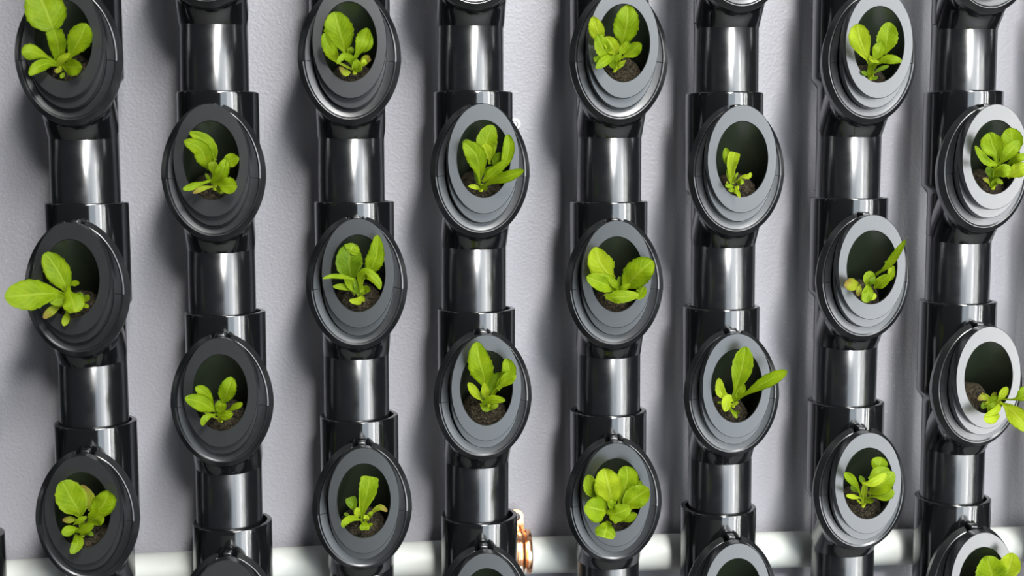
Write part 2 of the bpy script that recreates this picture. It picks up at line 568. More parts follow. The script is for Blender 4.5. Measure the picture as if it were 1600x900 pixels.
# ------------------------------------------------------------------ seedlings
def catmull(P, t):
    n = len(P) - 1
    s = min(n - 1e-6, t * n)
    j = int(s)
    f = s - j
    p1, p2 = P[j], P[j + 1]
    p0 = P[j - 1] if j > 0 else p1 * 2 - p2
    p3 = P[j + 2] if j + 2 <= n else p2 * 2 - p1
    return 0.5 * ((2 * p1) + (p2 - p0) * f + (2 * p0 - 5 * p1 + 4 * p2 - p3) * f * f + (3 * p1 - p0 - 3 * p2 + p3) * f ** 3)

def leaf_mesh(P, w, tm, blunt, basew, cup, mt, seed, origin):
    """P: midrib points in pipe radii (world frame), w: full width in pipe radii"""
    rnd = random.Random(seed)
    NV, NU = 22, 9
    pexp = math.log(0.5) / math.log(tm)
    ph = rnd.uniform(0, 6.28)
    ph2 = rnd.uniform(0, 6.28)
    bm = bmesh.new()
    uvl = bm.loops.layers.uv.new('UVMap')
    rows, uvs = [], {}
    for r in range(NV):
        t = r / (NV - 1)
        t = 1 - (1 - t) ** 1.35
        c = catmull(P, t)
        tan = (catmull(P, min(1, t + 0.02)) - catmull(P, max(0, t - 0.02))).normalized()
        view = (CAM - c).normalized()
        nrm = view - tan * view.dot(tan)
        if nrm.length < 0.15:
            nrm = Vector((0, 0, 1)) - tan * tan.z
        nrm.normalize()
        side = tan.cross(nrm).normalized()
        if blunt > 0:
            f = (1 - math.exp(-0)) if False else None
            e = min(1.0, t / tm)
            prof = basew + (1 - basew) * (e * e * (3 - 2 * e))
            if t > tm:
                q = (t - tm) / (1 - tm)
                prof = 1 - (1 - blunt) * q * q
                if q > 0.86:
                    prof *= math.sqrt(max(0.0, 1 - ((q - 0.86) / 0.14) ** 2)) * 0.45 + 0.55
        else:
            s = math.sin(math.pi * (t ** pexp))
            prof = max(s, 0) ** (0.95 if t < tm else 0.52)
            if t < tm:
                prof = max(prof, basew)
        for_serr = 1 + 0.038 * math.sin(t * 46 + ph) + 0.028 * math.sin(t * 71 + ph2)
        hw = 0.5 * w * max(prof, 0.012)
        row = []
        for q in range(NU):
            u = -1 + 2 * q / (NU - 1)
            e = for_serr if abs(u) > 0.9 else 1.0
            wav = 0.035 * w * math.sin(t * 15 + ph + (2.0 if u > 0 else 0)) * u * u
            lift = cup * (u * u) * hw + wav + 0.03 * w * math.exp(-(u / 0.18) ** 2) * -0.6 \
                + 0.018 * w * math.sin(9 * t - 4 * abs(u) + ph2)
            p = c + side * (u * hw * e) + nrm * lift
            v = bm.verts.new((p - origin) * U)
            uvs[v] = (0.5 + 0.5 * u, t)
            row.append(v)
        rows.append(row)
    for a, b_ in zip(rows[:-1], rows[1:]):
        for q in range(NU - 1):
            f = bm.faces.new((a[q], a[q + 1], b_[q + 1], b_[q]))
            for l in f.loops:
                l[uvl].uv = uvs[l.vert]
    # thickness
    top = list(bm.faces)
    ret = bmesh.ops.solidify(bm, geom=top, thickness=0.0006)
    me = bpy.data.meshes.new('leaf')
    bmesh.ops.recalc_face_normals(bm, faces=bm.faces)
    bm.to_mesh(me)
    bm.free()
    for p in me.polygons:
        p.use_smooth = True
    me.materials.append(M_LEAF[mt])
    return me

def soil_mesh(seed, rx, ry, rz):
    bm = bmesh.new()
    bmesh.ops.create_icosphere(bm, subdivisions=5, radius=1.0)
    for v in bm.verts:
        d = v.co.normalized()
        s = Vector((seed * 3.1, seed * 1.7, 0))
        k = 1 + 0.07 * noise.noise(d * 2.2 + s) + 0.05 * noise.noise(d * 7 + s) + 0.045 * noise.noise(d * 15 + s) + 0.03 * noise.noise(d * 31 + s)
        v.co = Vector((d.x * rx, d.y * ry, d.z * rz)) * k * U
    return finish('soil_plug', bm, M_SOIL, 180)

SOIL_R = (0.70, 0.72, 0.70)
def ray_soil(px, py, c, R):
    d = RIGHT * ((px - 800) / FPX) + UP * (-(py - 450) / FPX) + FWD
    o = CAM - c
    o = Vector((o.x / R[0], o.y / R[1], o.z / R[2]))
    e = Vector((d.x / R[0], d.y / R[1], d.z / R[2]))
    A, B, C_ = e.dot(e), 2 * o.dot(e), o.dot(o) - 1
    D = B * B - 4 * A * C_
    if D <= 0:
        return None
    return CAM + d * ((-B - math.sqrt(D)) / (2 * A))

# Each seedling: (tower, storey): (x0, y0, scale) of its survey frame, base, soil (dx, dz, radius factor), label, leaves.
# Leaf: midrib stations (x, y, reach towards the viewer in pipe radii), width, station of greatest width, tone, options
PL = {}
PL[0, -1] = ((20, 0, 6.43), (470, 700), (0.05, 0.0, 1.0),
 'lettuce seedling with one tall broad leaf folded upward past the top edge, top left corner', [
 ([(470, 650, .1), (455, 500, .45), (440, 400, .7), (405, 290, .85)], 165, .6, 'g', {'bl': .9, 'bw': .5, 'cup': .25}),
 ([(415, 330, .7), (360, 190, .75), (290, 20, .75), (225, -130, .7)], 375, .45, 'g', {'bw': .30}),
 ([(550, 620, .2), (610, 500, .4), (680, 370, .6), (735, 235, .7)], 220, .64, 'g', {}),
 ([(450, 640, .2), (330, 570, .5), (200, 525, .8), (85, 525, .9)], 155, .72, 'g', {'cup': -.3}),
 ([(450, 660, .2), (350, 640, .6), (240, 680, .9), (165, 755, 1.0)], 115, .5, 'g', {'cup': -.3}),
 ([(490, 650, .2), (580, 675, .6), (695, 680, .8)], 165, .6, 'g', {'bw': .3}),
 ([(445, 680, .1), (490, 600, .3), (572, 535, .4)], 75, .5, 'p', {}),
 ([(520, 730, .1), (480, 785, .2)], 45, .5, 'g', {}),
 ([(500, 700, .1), (450, 710, .3), (415, 715, .3)], 45, .5, 'y', {}),
 ([(430, 630, .1), (350, 590, .3), (270, 600, .4)], 70, .5, 'd', {}),
])
PL[0, 1] = ((0, 380, 6.43), (700, 680), (0.05, -0.05, .95),
 'lettuce seedling whose long wide leaf reaches left out of its cup over the wall', [
 ([(690, 520, .2), (640, 400, .4), (560, 250, .5), (450, 95, .5)], 235, .60, 'g', {}),
 ([(670, 520, .3), (490, 505, .8), (280, 520, 1.2), (45, 535, 1.5)], 300, .62, 'g', {'bw': .16, 'cup': -.1}),
 ([(690, 430, .4), (700, 510, .7), (735, 590, .9), (760, 695, 1.0)], 215, .66, 'g', {'bw': .15, 'cup': -.25}),
 ([(665, 540, .4), (580, 570, .6), (485, 550, .7)], 125, .5, 'g', {}),
 ([(620, 630, .3), (530, 670, .5), (435, 755, .6)], 85, .6, 'y', {'cup': .3}),
 ([(665, 670, .2), (668, 740, .4), (640, 832, .5)], 72, .65, 'p', {}),
 ([(820, 600, .1), (860, 560, .2), (900, 525, .3)], 65, .6, 'g', {}),
 ([(810, 620, .1), (850, 625, .2), (895, 640, .25)], 45, .5, 'g', {}),
 ([(700, 430, .2), (740, 405, .25), (797, 395, .3)], 60, .6, 'g', {}),
 ([(760, 560, .2), (800, 520, .3), (830, 560, .3)], 60, .5, 'd', {}),
 ([(660, 530, .4), (630, 490, .5)], 40, .5, 'g', {}),
 ([(700, 670, .0), (695, 600, .15), (690, 520, .3)], 50, .5, 'p', {'bw': .8, 'bl': .8}),
])
PL[0, 3] = ((60, 735, 6.43), (440, 650), (0.05, -0.05, 1.0),
 'many leaved lettuce seedling in the cup nearest the bottom left corner', [
 ([(430, 490, .2), (390, 380, .4), (310, 240, .6), (240, 105, .7)], 290, .58, 'g', {'bw': .12}),
 ([(515, 410, -.1), (510, 300, .05), (430, 145, .1)], 130, .5, 'y', {}),
 ([(510, 500, .3), (590, 415, .5), (670, 310, .6), (700, 200, .7)], 225, .58, 'g', {}),
 ([(480, 550, .35), (555, 490, .6), (650, 450, .8)], 175, .6, 'g', {'cup': -.2}),
 ([(430, 590, .3), (330, 600, .6), (235, 635, .8)], 110, .6, 'g', {'cup': -.3}),
 ([(370, 620, .5), (460, 590, .7), (556, 545, .8)], 95, .5, 'g', {'bw': .3, 'cup': -.3}),
 ([(375, 640, .3), (395, 730, .6), (325, 840, .8)], 115, .5, 'g', {'bw': .2}),
 ([(390, 490, .1), (320, 495, .2), (240, 500, .3)], 70, .55, 'y', {'cup': .3}),
 ([(350, 545, .4), (420, 500, .5), (488, 465, .5)], 55, .5, 'g', {}),
 ([(430, 660, .1), (500, 625, .2), (553, 655, .2)], 50, .6, 'd', {}),
 ([(440, 650, .0), (440, 560, .2), (430, 480, .3)], 60, .5, 'g', {'bw': .8, 'bl': .8}),
])
PL[1, 0] = ((270, 190, 6.92), (450, 720), (-0.05, 0.0, .95),
 'lettuce seedling with ragged leaf curling up left and narrow leaf lying over rim', [
 ([(390, 530, .2), (350, 410, .5), (290, 290, .7), (120, 205, 1.0)], 190, .5, 'g', {'bw': .1}),
 ([(460, 420, .3), (420, 320, .45), (340, 200, .6), (180, 115, .8)], 150, .5, 'g', {'bw': .2}),
 ([(430, 585, .3), (435, 500, .4), (430, 418, .4)], 108, .6, 'g', {}),
 ([(430, 680, .4), (510, 580, .7), (550, 490, .8), (570, 400, .8)], 150, .4, 'g', {'bw': .3}),
 ([(530, 500, .6), (610, 430, .7), (710, 385, .8)], 145, .6, 'g', {}),
 ([(580, 540, .75), (590, 480, .8), (590, 425, .8)], 45, .5, 'd', {}),
 ([(440, 670, .5), (560, 690, .8), (695, 690, .9)], 175, .68, 'g', {'bw': .2}),
 ([(430, 630, .3), (280, 680, .7), (108, 735, 1.0)], 78, .7, 'g', {'bw': .4}),
 ([(460, 700, .4), (330, 720, .7), (215, 775, .9)], 58, .6, 'y', {'bw': .4}),
 ([(410, 630, .1), (380, 600, .2), (355, 560, .2)], 45, .4, 'g', {}),
 ([(460, 710, .2), (510, 750, .4), (550, 770, .4)], 45, .5, 'g', {}),
])
PL[1, 2] = ((270, 570, 7.5), (560, 650), (0.02, 0.0, 1.0),
 'lettuce seedling with a pointed leaf lying over the left rim and an upright oval leaf', [
 ([(580, 470, .2), (610, 380, .4), (650, 270, .6), (690, 140, .6)], 200, .58, 'g', {}),
 ([(490, 520, .2), (440, 420, .4), (360, 320, .6), (268, 255, .7)], 135, .65, 'g', {}),
 ([(510, 545, .4), (400, 480, .7), (290, 430, .9), (142, 388, 1.1)], 195, .52, 'g', {}),
 ([(555, 590, .3), (560, 510, .5), (560, 440, .6)], 135, .7, 'g', {'bl': .8, 'bw': .5}),
 ([(555, 470, .55), (540, 440, .6), (530, 420, .6)], 70, .5, 'd', {}),
 ([(630, 550, .2), (720, 500, .4), (818, 448, .5)], 78, .65, 'g', {'bw': .3}),
 ([(500, 580, .5), (600, 595, .8), (705, 565, .9)], 115, .58, 'g', {'cup': -.2}),
 ([(520, 580, .4), (430, 600, .7), (370, 640, .8), (345, 716, .8)], 80, .6, 'g', {'bw': .3}),
 ([(520, 630, .1), (450, 590, .2), (370, 560, .3)], 40, .5, 'p', {'bw': .6}),
 ([(540, 670, .1), (560, 630, .3), (580, 600, .3)], 75, .5, 'y', {'bw': .5}),
])
PL[2, -1] = ((490, 0, 6.92), (440, 790), (0.05, -0.1, .9),
 'lettuce seedling with a big rounded left leaf and yellowing lower leaves in the top cup', [
 ([(345, 590, .1), (310, 450, .3), (265, 300, .5), (220, 125, .5)], 310, .58, 'g', {'bw': .1}),
 ([(270, 680, .4), (210, 590, .7), (150, 480, .9), (105, 358, 1.0)], 140, .5, 'g', {}),
 ([(440, 640, .3), (510, 500, .5), (545, 400, .5), (590, 305, .6)], 155, .55, 'g', {'bw': .3}),
 ([(540, 570, .2), (600, 480, .3), (610, 350, .3)], 80, .5, 'g', {}),
 ([(430, 740, .4), (400, 640, .6), (320, 610, .8), (250, 692, .9)], 85, .45, 'g', {'bw': .3}),
 ([(470, 785, .3), (470, 720, .6), (465, 640, .7)], 110, .4, 'g', {'bw': .4}),
 ([(500, 740, .3), (560, 650, .4), (622, 640, .5)], 95, .55, 'y', {}),
 ([(530, 720, .4), (545, 680, .5), (550, 640, .5)], 60, .5, 'p', {}),
 ([(390, 590, .1), (400, 550, .2), (435, 520, .2)], 75, .5, 'g', {}),
 ([(400, 780, .3), (340, 785, .5), (278, 718, .6)], 70, .45, 'y', {}),
 ([(420, 750, .3), (350, 715, .4), (275, 680, .5)], 28, .5, 'p', {'bw': .8, 'bl': .8}),
])
PL[2, 1] = ((490, 360, 6.92), (500, 760), (0.0, 0.0, 1.0),
 'bushy lettuce seedling with a toothed upright right leaf and a thin leaf pointing left', [
 ([(430, 540, .2), (390, 410, .4), (390, 280, .5), (420, 140, .4)], 290, .5, 'd', {'bw': .2, 'cup': .2}),
 ([(380, 240, .5), (410, 200, .5), (430, 140, .4)], 180, .45, 'g', {'bw': .3}),
 ([(600, 480, .3), (640, 370, .5), (680, 250, .6), (690, 48, .7)], 195, .48, 'g', {}),
 ([(560, 460, .3), (590, 400, .4), (600, 280, .45)], 80, .5, 'd', {}),
 ([(440, 525, .7), (320, 502, .9), (200, 495, 1.1), (98, 520, 1.2)], 52, .5, 'g', {'bw': .3}),
 ([(490, 700, .3), (410, 590, .5), (340, 500, .7)], 100, .55, 'g', {'bw': .3}),
 ([(520, 670, .4), (510, 530, .7), (570, 460, .9), (680, 540, 1.0), (722, 638, 1.0)], 115, .5, 'g', {'bw': .4, 'cup': -.3}),
 ([(450, 700, .2), (370, 620, .4), (208, 605, .6)], 70, .65, 'g', {'bw': .3}),
 ([(500, 700, .3), (480, 600, .5), (450, 530, .5)], 95, .5, 'd', {}),
 ([(500, 700, .2), (560, 640, .3), (615, 650, .4)], 85, .5, 'g', {}),
 ([(510, 720, .1), (460, 765, .3), (385, 755, .4)], 70, .5, 'p', {}),
 ([(510, 700, .1), (480, 760, .3), (490, 805, .4)], 75, .6, 'p', {'bl': .6}),
 ([(510, 690, .1), (530, 740, .2), (550, 770, .3)], 55, .5, 'p', {'bw': .6}),
])
PL[2, 3] = ((515, 730, 7.5), (405, 700), (-0.02, -0.05, 1.0),
 'lettuce seedling with one tall blunt ended upright leaf and low small leaves', [
 ([(380, 640, .2), (395, 470, .4), (445, 290, .6), (475, 108, .6)], 222, .80, 'g', {'bl': .90, 'bw': .12}),
 ([(300, 530, .2), (275, 450, .3), (240, 350, .3)], 135, .78, 'd', {'bl': .8, 'bw': .15}),
 ([(335, 605, .3), (325, 540, .4), (325, 470, .4)], 82, .55, 'p', {}),
 ([(375, 620, .3), (260, 600, .6), (175, 650, .8), (160, 708, .8)], 85, .5, 'g', {'bw': .2}),
 ([(440, 600, .2), (520, 510, .4), (600, 470, .5), (678, 518, .5)], 68, .62, 'y', {'bw': .3}),
 ([(430, 610, .2), (470, 560, .4), (500, 520, .4)], 60, .5, 'g', {}),
 ([(400, 640, .3), (410, 690, .5), (410, 738, .5)], 122, .6, 'g', {'bl': .7, 'bw': .4}),
 ([(420, 640, .2), (430, 600, .4), (410, 560, .4)], 70, .5, 'p', {}),
 ([(440, 680, .2), (510, 668, .3)], 42, .5, 'g', {}),
 ([(240, 580, .1), (200, 555, .15), (165, 540, .15)], 42, .5, 'd', {}),
])
PL[3, 0] = ((700, 180, 6.43), (330, 745), (-0.05, 0.0, 1.0),
 'lettuce seedling with five upright leaves, one leaf stretching right over the rim', [
 ([(420, 490, .1), (410, 380, .2), (390, 260, .3), (450, 98, .3)], 215, .62, 'g', {'bw': .12}),
 ([(320, 700, .4), (310, 520, .7), (270, 390, .9), (160, 272, 1.0)], 205, .60, 'g', {'bw': .14}),
 ([(280, 340, .8), (200, 280, .8), (142, 285, .85)], 70, .5, 'd', {}),
 ([(415, 450, .2), (390, 370, .3), (360, 288, .4)], 115, .55, 'p', {}),
 ([(480, 560, .4), (570, 480, .6), (610, 330, .7), (600, 190, .7)], 125, .6, 'g', {'bw': .3, 'cup': .3}),
 ([(450, 500, .3), (500, 430, .4), (570, 390, .5)], 100, .5, 'd', {'bw': .3}),
 ([(345, 670, .5), (440, 595, .7), (590, 455, .9)], 120, .5, 'g', {'bw': .3, 'cup': -.1}),
 ([(355, 600, .3), (400, 560, .4), (460, 520, .5)], 70, .5, 'd', {}),
 ([(320, 735, .3), (470, 655, .8), (600, 615, 1.1), (765, 552, 1.3)], 115, .62, 'g', {'bw': .3}),
 ([(330, 745, .2), (270, 720, .4), (203, 712, .4)], 50, .5, 'p', {}),
 ([(350, 740, .2), (400, 735, .3)], 40, .5, 'g', {}),
 ([(300, 690, .1), (290, 630, .2), (265, 550, .3)], 40, .5, 'd', {'bw': .6}),
])
PL[3, 2] = ((700, 525, 6.43), (400, 730), (0.0, 0.05, 1.0),
 'lettuce seedling with large oval leaf overlapping rim at top left, tower beside copper clamp', [
 ([(370, 510, .4), (350, 380, .7), (310, 240, .9), (285, 58, .9)], 250, .5, 'g', {'bw': .12}),
 ([(435, 610, .4), (520, 490, .7), (610, 370, .9), (585, 222, 1.0)], 155, .68, 'g', {'bw': .25, 'cup': .25}),
 ([(500, 540, .7), (590, 440, .9), (680, 390, 1.0)], 130, .6, 'g', {'bw': .3}),
 ([(420, 580, .3), (450, 470, .4), (535, 365, .5)], 120, .5, 'd', {'bw': .3}),
 ([(385, 640, .4), (375, 560, .6), (365, 470, .7)], 85, .5, 'p', {'bw': .4}),
 ([(350, 660, .3), (280, 580, .5), (205, 465, .7)], 92, .62, 'p', {'bw': .2}),
 ([(350, 640, .1), (330, 550, .1)], 70, .5, 'd', {}),
 ([(325, 700, .5), (430, 640, .8), (578, 645, 1.0)], 90, .5, 'g', {'bw': .3, 'cup': -.2}),
 ([(400, 740, .3), (450, 715, .4), (508, 690, .4)], 55, .5, 'g', {}),
 ([(320, 680, .3), (370, 730, .4), (420, 745, .4)], 55, .5, 'g', {}),
])
PL[4, -1] = ((900, 0, 6.92), (420, 760), (0.0, 0.0, 1.0),
 'full lettuce seedling with nine overlapping bright leaves, tallest leaf on the right, top row', [
 ([(490, 510, .3), (520, 380, .5), (550, 220, .7), (555, 55, .7)], 275, .55, 'g', {'bw': .12}),
 ([(280, 470, .4), (240, 370, .6), (210, 280, .7), (185, 178, .8)], 170, .5, 'p', {'bw': .3}),
 ([(375, 615, .5), (300, 530, .8), (230, 370, .9)], 175, .5, 'g', {'bw': .2}),
 ([(430, 600, .5), (390, 500, .8), (318, 395, .9)], 160, .5, 'p', {'bw': .2}),
 ([(465, 600, .5), (520, 520, .6), (575, 445, .7)], 100, .5, 'g', {}),
 ([(490, 630, .4), (600, 560, .6), (700, 465, .8)], 150, .62, 'g', {'bw': .2}),
 ([(410, 600, .5), (310, 660, .8), (215, 740, .9)], 105, .5, 'g', {'bw': .2}),
 ([(290, 650, .6), (230, 640, .8), (188, 625, .9)], 80, .5, 'd', {}),
 ([(420, 750, .3), (400, 670, .6), (410, 590, .7)], 100, .5, 'g', {'bw': .3}),
 ([(440, 720, .3), (440, 650, .5), (490, 590, .6)], 85, .5, 'g', {'bw': .3}),
 ([(420, 720, .2), (480, 685, .3), (545, 655, .4)], 40, .5, 'p', {}),
 ([(430, 770, .2), (480, 720, .3), (528, 685, .3)], 28, .5, 'g', {}),
])
PL[4, 1] = ((900, 375, 7.5), (510, 690), (-0.05, -0.1, .95),
 'lettuce seedling with two very broad round leaves spread left and right over the rim', [
 ([(440, 450, .3), (360, 380, .5), (275, 260, .7), (215, 85, .8)], 305, .55, 'p', {'bw': .2}),
 ([(550, 585, .4), (640, 475, .7), (770, 345, 1.0), (905, 240, 1.1)], 325, .55, 'g', {'bw': .15}),
 ([(500, 590, .5), (370, 530, .9), (250, 480, 1.1), (125, 425, 1.2)], 205, .52, 'g', {'bw': .1, 'cup': .2}),
 ([(505, 580, .7), (440, 500, .9), (350, 395, 1.0)], 95, .5, 'g', {}),
 ([(520, 570, .3), (518, 500, .4), (510, 425, .4)], 80, .5, 'd', {}),
 ([(478, 625, .6), (550, 570, .8), (635, 515, .9)], 85, .5, 'g', {}),
 ([(345, 670, .8), (500, 665, 1.0), (745, 645, 1.1)], 160, .5, 'g', {'bw': .3, 'cup': -.25}),
 ([(640, 650, .5), (740, 640, .7), (808, 545, .8)], 130, .6, 'g', {'bw': .3}),
 ([(400, 640, .4), (325, 650, .5)], 45, .5, 'p', {}),
])
PL[4, 3] = ((895, 715, 6.43), (430, 640), (0.1, -0.05, .95),
 'bushiest lettuce seedling, a full rosette of round leaves covering most of its cup', [
 ([(385, 475, .7), (375, 370, .85), (345, 240, 1.0), (315, 105, 1.0)], 295, .52, 'p', {'bw': .3}),
 ([(460, 500, .5), (510, 330, .7), (545, 210, .8), (530, 82, .8)], 250, .6, 'g', {'bw': .2}),
 ([(240, 410, .5), (180, 300, .75), (160, 168, .8)], 150, .5, 'g', {'bw': .3}),
 ([(500, 510, .7), (590, 430, .9), (680, 370, 1.0), (765, 310, 1.1)], 240, .5, 'g', {'bw': .2}),
 ([(350, 535, .7), (250, 520, 1.0), (118, 490, 1.15)], 280, .52, 'g', {'bw': .2}),
 ([(345, 545, .8), (440, 560, 1.05), (585, 500, 1.15)], 180, .52, 'g', {'bw': .3}),
 ([(410, 530, .85), (395, 470, 1.05), (400, 415, 1.1)], 95, .5, 'g', {'bw': .5}),
 ([(475, 640, .4), (560, 610, .6), (640, 560, .7)], 95, .6, 'g', {'bw': .3}),
 ([(360, 640, .6), (335, 720, .9), (315, 805, 1.0)], 225, .6, 'g', {'bl': .75, 'bw': .3, 'cup': -.15}),
 ([(640, 250, .4), (700, 270, .5)], 65, .5, 'd', {}),
 ([(420, 600, .2), (400, 520, .4), (380, 470, .5)], 70, .5, 'd', {'bw': .6}),
])
PL[5, 0] = ((1110, 220, 9.0), (360, 710), (-0.05, -0.05, .95),
 'smallest lettuce sprout, one upright pale leaf in a mostly empty cup', [
 ([(310, 610, .2), (295, 450, .4), (310, 300, .6), (350, 160, .7)], 165, .85, 'p', {'bl': .85, 'bw': .35, 'cup': .2}),
 ([(260, 400, .2), (240, 270, .4), (215, 95, .4)], 125, .62, 'g', {'bw': .3}),
 ([(300, 620, .2), (275, 500, .3), (230, 395, .4)], 85, .5, 'g', {}),
 ([(350, 580, .3), (450, 510, .5), (540, 500, .6), (572, 445, .6)], 70, .6, 'p', {'bw': .3}),
 ([(370, 600, .3), (420, 580, .5), (472, 585, .5)], 85, .5, 'g', {}),
 ([(325, 570, .3), (360, 500, .4), (388, 445, .4)], 38, .5, 'g', {'bw': .6}),
 ([(330, 640, .3), (270, 635, .5), (208, 625, .5)], 70, .55, 'g', {}),
 ([(240, 620, .5), (235, 590, .5), (232, 565, .5)], 32, .5, 'y', {}),
 ([(345, 640, .3), (385, 720, .5), (415, 802, .6)], 55, .6, 'p', {'bw': .5}),
 ([(345, 680, .2), (300, 690, .3), (250, 690, .3)], 65, .5, 'g', {}),
 ([(350, 700, .1), (345, 730, .2)], 50, .5, 'g', {}),
])
PL[5, 2] = ((1100, 530, 6.43), (290, 670), (-0.15, 0.0, .9),
 'lettuce seedling with two long toothed leaves, one pointing right past the cup', [
 ([(285, 620, .3), (335, 460, .6), (385, 280, .8), (420, 72, .9)], 215, .68, 'g', {'bw': .2}),
 ([(300, 625, .4), (450, 530, .9), (620, 430, 1.3), (835, 318, 1.6)], 140, .72, 'g', {'bw': .22}),
 ([(240, 570, .3), (170, 530, .5), (150, 390, .6)], 105, .5, 'p', {'bw': .3}),
 ([(290, 610, .4), (240, 620, .6), (210, 728, .8)], 125, .45, 'p', {'bw': .3}),
 ([(325, 600, .3), (370, 510, .5), (385, 435, .5)], 100, .5, 'g', {}),
 ([(255, 690, .3), (300, 740, .5), (332, 792, .6)], 45, .6, 'g', {'bw': .6}),
 ([(285, 655, .2), (350, 632, .3)], 45, .5, 'p', {}),
 ([(200, 640, .2), (135, 635, .3)], 32, .5, 'g', {}),
 ([(330, 750, .2), (350, 720, .3)], 40, .5, 'd', {}),
])
PL[6, -1] = ((1310, 20, 7.5), (375, 765), (-0.1, -0.15, .9),
 'lettuce seedling with two rounded upright leaves like ears, top cup second from right', [
 ([(370, 620, .4), (315, 480, .7), (250, 310, .9), (215, 128, 1.0)], 250, .68, 'p', {'bw': .14}),
 ([(545, 490, .4), (560, 370, .5), (580, 250, .6), (585, 108, .6)], 250, .52, 'g', {'bw': .15}),
 ([(410, 570, .4), (470, 450, .5), (490, 340, .5)], 160, .55, 'g', {'bw': .3}),
 ([(400, 640, .5), (510, 560, .8), (620, 545, 1.0), (745, 570, 1.1)], 115, .6, 'g', {'bw': .25, 'cup': -.2}),
 ([(370, 770, .0), (385, 650, .4), (430, 560, .6)], 95, .7, 'g', {'bw': .6, 'bl': .7}),
 ([(330, 490, .5), (400, 550, .7), (480, 580, .8)], 55, .4, 'p', {'bw': .3}),
 ([(400, 720, .2), (490, 660, .3), (592, 622, .4)], 55, .6, 'd', {'bw': .4}),
 ([(345, 740, .2), (310, 710, .3), (268, 683, .3)], 52, .5, 'd', {}),
 ([(385, 775, .2), (465, 755, .3)], 48, .5, 'd', {}),
])
PL[6, 1] = ((1305, 365, 7.5), (370, 770), (-0.15, -0.05, .9),
 'crumpled lettuce seedling with one narrow leaf pointing up right over the rim', [
 ([(475, 480, .6), (600, 390, 1.0), (700, 260, 1.3), (828, 70, 1.7)], 98, .6, 'g', {'bw': .35}),
 ([(455, 640, .4), (540, 570, .7), (650, 480, .9)], 140, .5, 'g', {'bw': .2}),
 ([(590, 580, .6), (660, 490, .8), (682, 375, .9)], 75, .5, 'g', {}),
 ([(620, 490, .85), (640, 440, .9), (650, 390, .9)], 50, .5, 'p', {}),
 ([(385, 660, .5), (395, 550, .7), (415, 438, .7)], 145, .62, 'g', {'bw': .4}),
 ([(400, 600, .7), (430, 560, .8), (460, 500, .8)], 70, .5, 'd', {}),
 ([(390, 600, .6), (380, 700, .8), (345, 805, .9)], 140, .5, 'g', {'bw': .4, 'bl': .5}),
 ([(380, 750, .6), (430, 740, .7), (482, 715, .7)], 90, .5, 'p', {}),
 ([(270, 610, .4), (200, 600, .6), (120, 565, .7)], 160, .6, 'y', {'bl': .6, 'bw': .5}),
 ([(295, 590, .4), (280, 660, .5), (275, 738, .5)], 68, .55, 'y', {}),
 ([(625, 375, .8), (590, 318, .9)], 50, .5, 'g', {}),
])
PL[6, 3] = ((1305, 705, 7.5), (325, 635), (-0.05, 0.05, 1.0),
 'lettuce seedling leaning right with stacked broad leaves above a bare soil mound', [
 ([(510, 290, .5), (515, 170, .6), (535, 68, .5)], 205, .6, 'g', {'bw': .5}),
 ([(390, 500, .5), (510, 420, .8), (600, 330, .9), (690, 250, .9)], 240, .5, 'g', {'bw': .2}),
 ([(400, 330, .75), (500, 240, .8), (640, 220, .75)], 120, .5, 'g', {'bw': .4}),
 ([(312, 375, .95), (440, 370, 1.15), (610, 260, 1.15)], 120, .6, 'p', {'bw': .3}),
 ([(350, 570, .3), (450, 525, .6), (570, 520, .8), (690, 465, .9)], 145, .75, 'g', {'bw': .2}),
 ([(310, 545, .3), (260, 420, .6), (190, 330, .8), (108, 250, .9)], 112, .7, 'g', {'bw': .25}),
 ([(330, 625, .1), (340, 500, .4), (350, 390, .6)], 72, .6, 'p', {'bw': .7, 'bl': .8}),
 ([(310, 550, .3), (220, 535, .5), (128, 520, .7)], 62, .6, 'p', {'bw': .3}),
 ([(340, 605, .2), (400, 590, .3), (458, 578, .4)], 52, .6, 'g', {}),
 ([(355, 370, .4), (320, 340, .4), (288, 285, .4)], 70, .5, 'd', {}),
 ([(290, 490, .2), (220, 430, .3), (190, 400, .3)], 85, .5, 'd', {}),
 ([(305, 615, .1), (250, 560, .2)], 30, .5, 'p', {'bw': .8}),
])
PL[7, 0] = ((1500, 190, 7.5), (385, 770), (-0.05, -0.05, 1.0),
 'full lettuce seedling with curled wide leaves in the upper cup at the right edge', [
 ([(420, 540, .4), (425, 390, .6), (370, 260, .7), (340, 128, .75)], 260, .66, 'g', {'bw': .2, 'cup': .2}),
 ([(435, 510, .75), (320, 470, .95), (240, 380, 1.0), (178, 280, 1.0)], 95, .4, 'g', {'bw': .3}),
 ([(600, 430, .3), (610, 260, .5), (585, 72, .5)], 265, .58, 'g', {'bw': .3}),
 ([(445, 520, .5), (560, 370, .8), (700, 225, .9)], 180, .62, 'g', {'bw': .15}),
 ([(560, 500, .5), (680, 430, .95), (800, 400, 1.05)], 110, .5, 'g', {'bw': .3}),
 ([(550, 650, .5), (680, 570, .8), (790, 510, .9)], 195, .55, 'p', {'bw': .3}),
 ([(395, 630, .5), (500, 580, .85), (610, 545, .95)], 160, .55, 'g', {'bw': .2}),
 ([(380, 775, 0), (390, 650, .3), (410, 540, .5)], 115, .6, 'g', {'bw': .6, 'bl': .7}),
 ([(370, 690, .2), (350, 590, .4), (320, 530, .4)], 90, .6, 'd', {'bw': .4}),
 ([(360, 770, .2), (430, 700, .4), (505, 722, .4)], 75, .45, 'g', {'bw': .3}),
 ([(350, 745, .2), (315, 690, .3), (268, 662, .3)], 48, .6, 'y', {}),
])
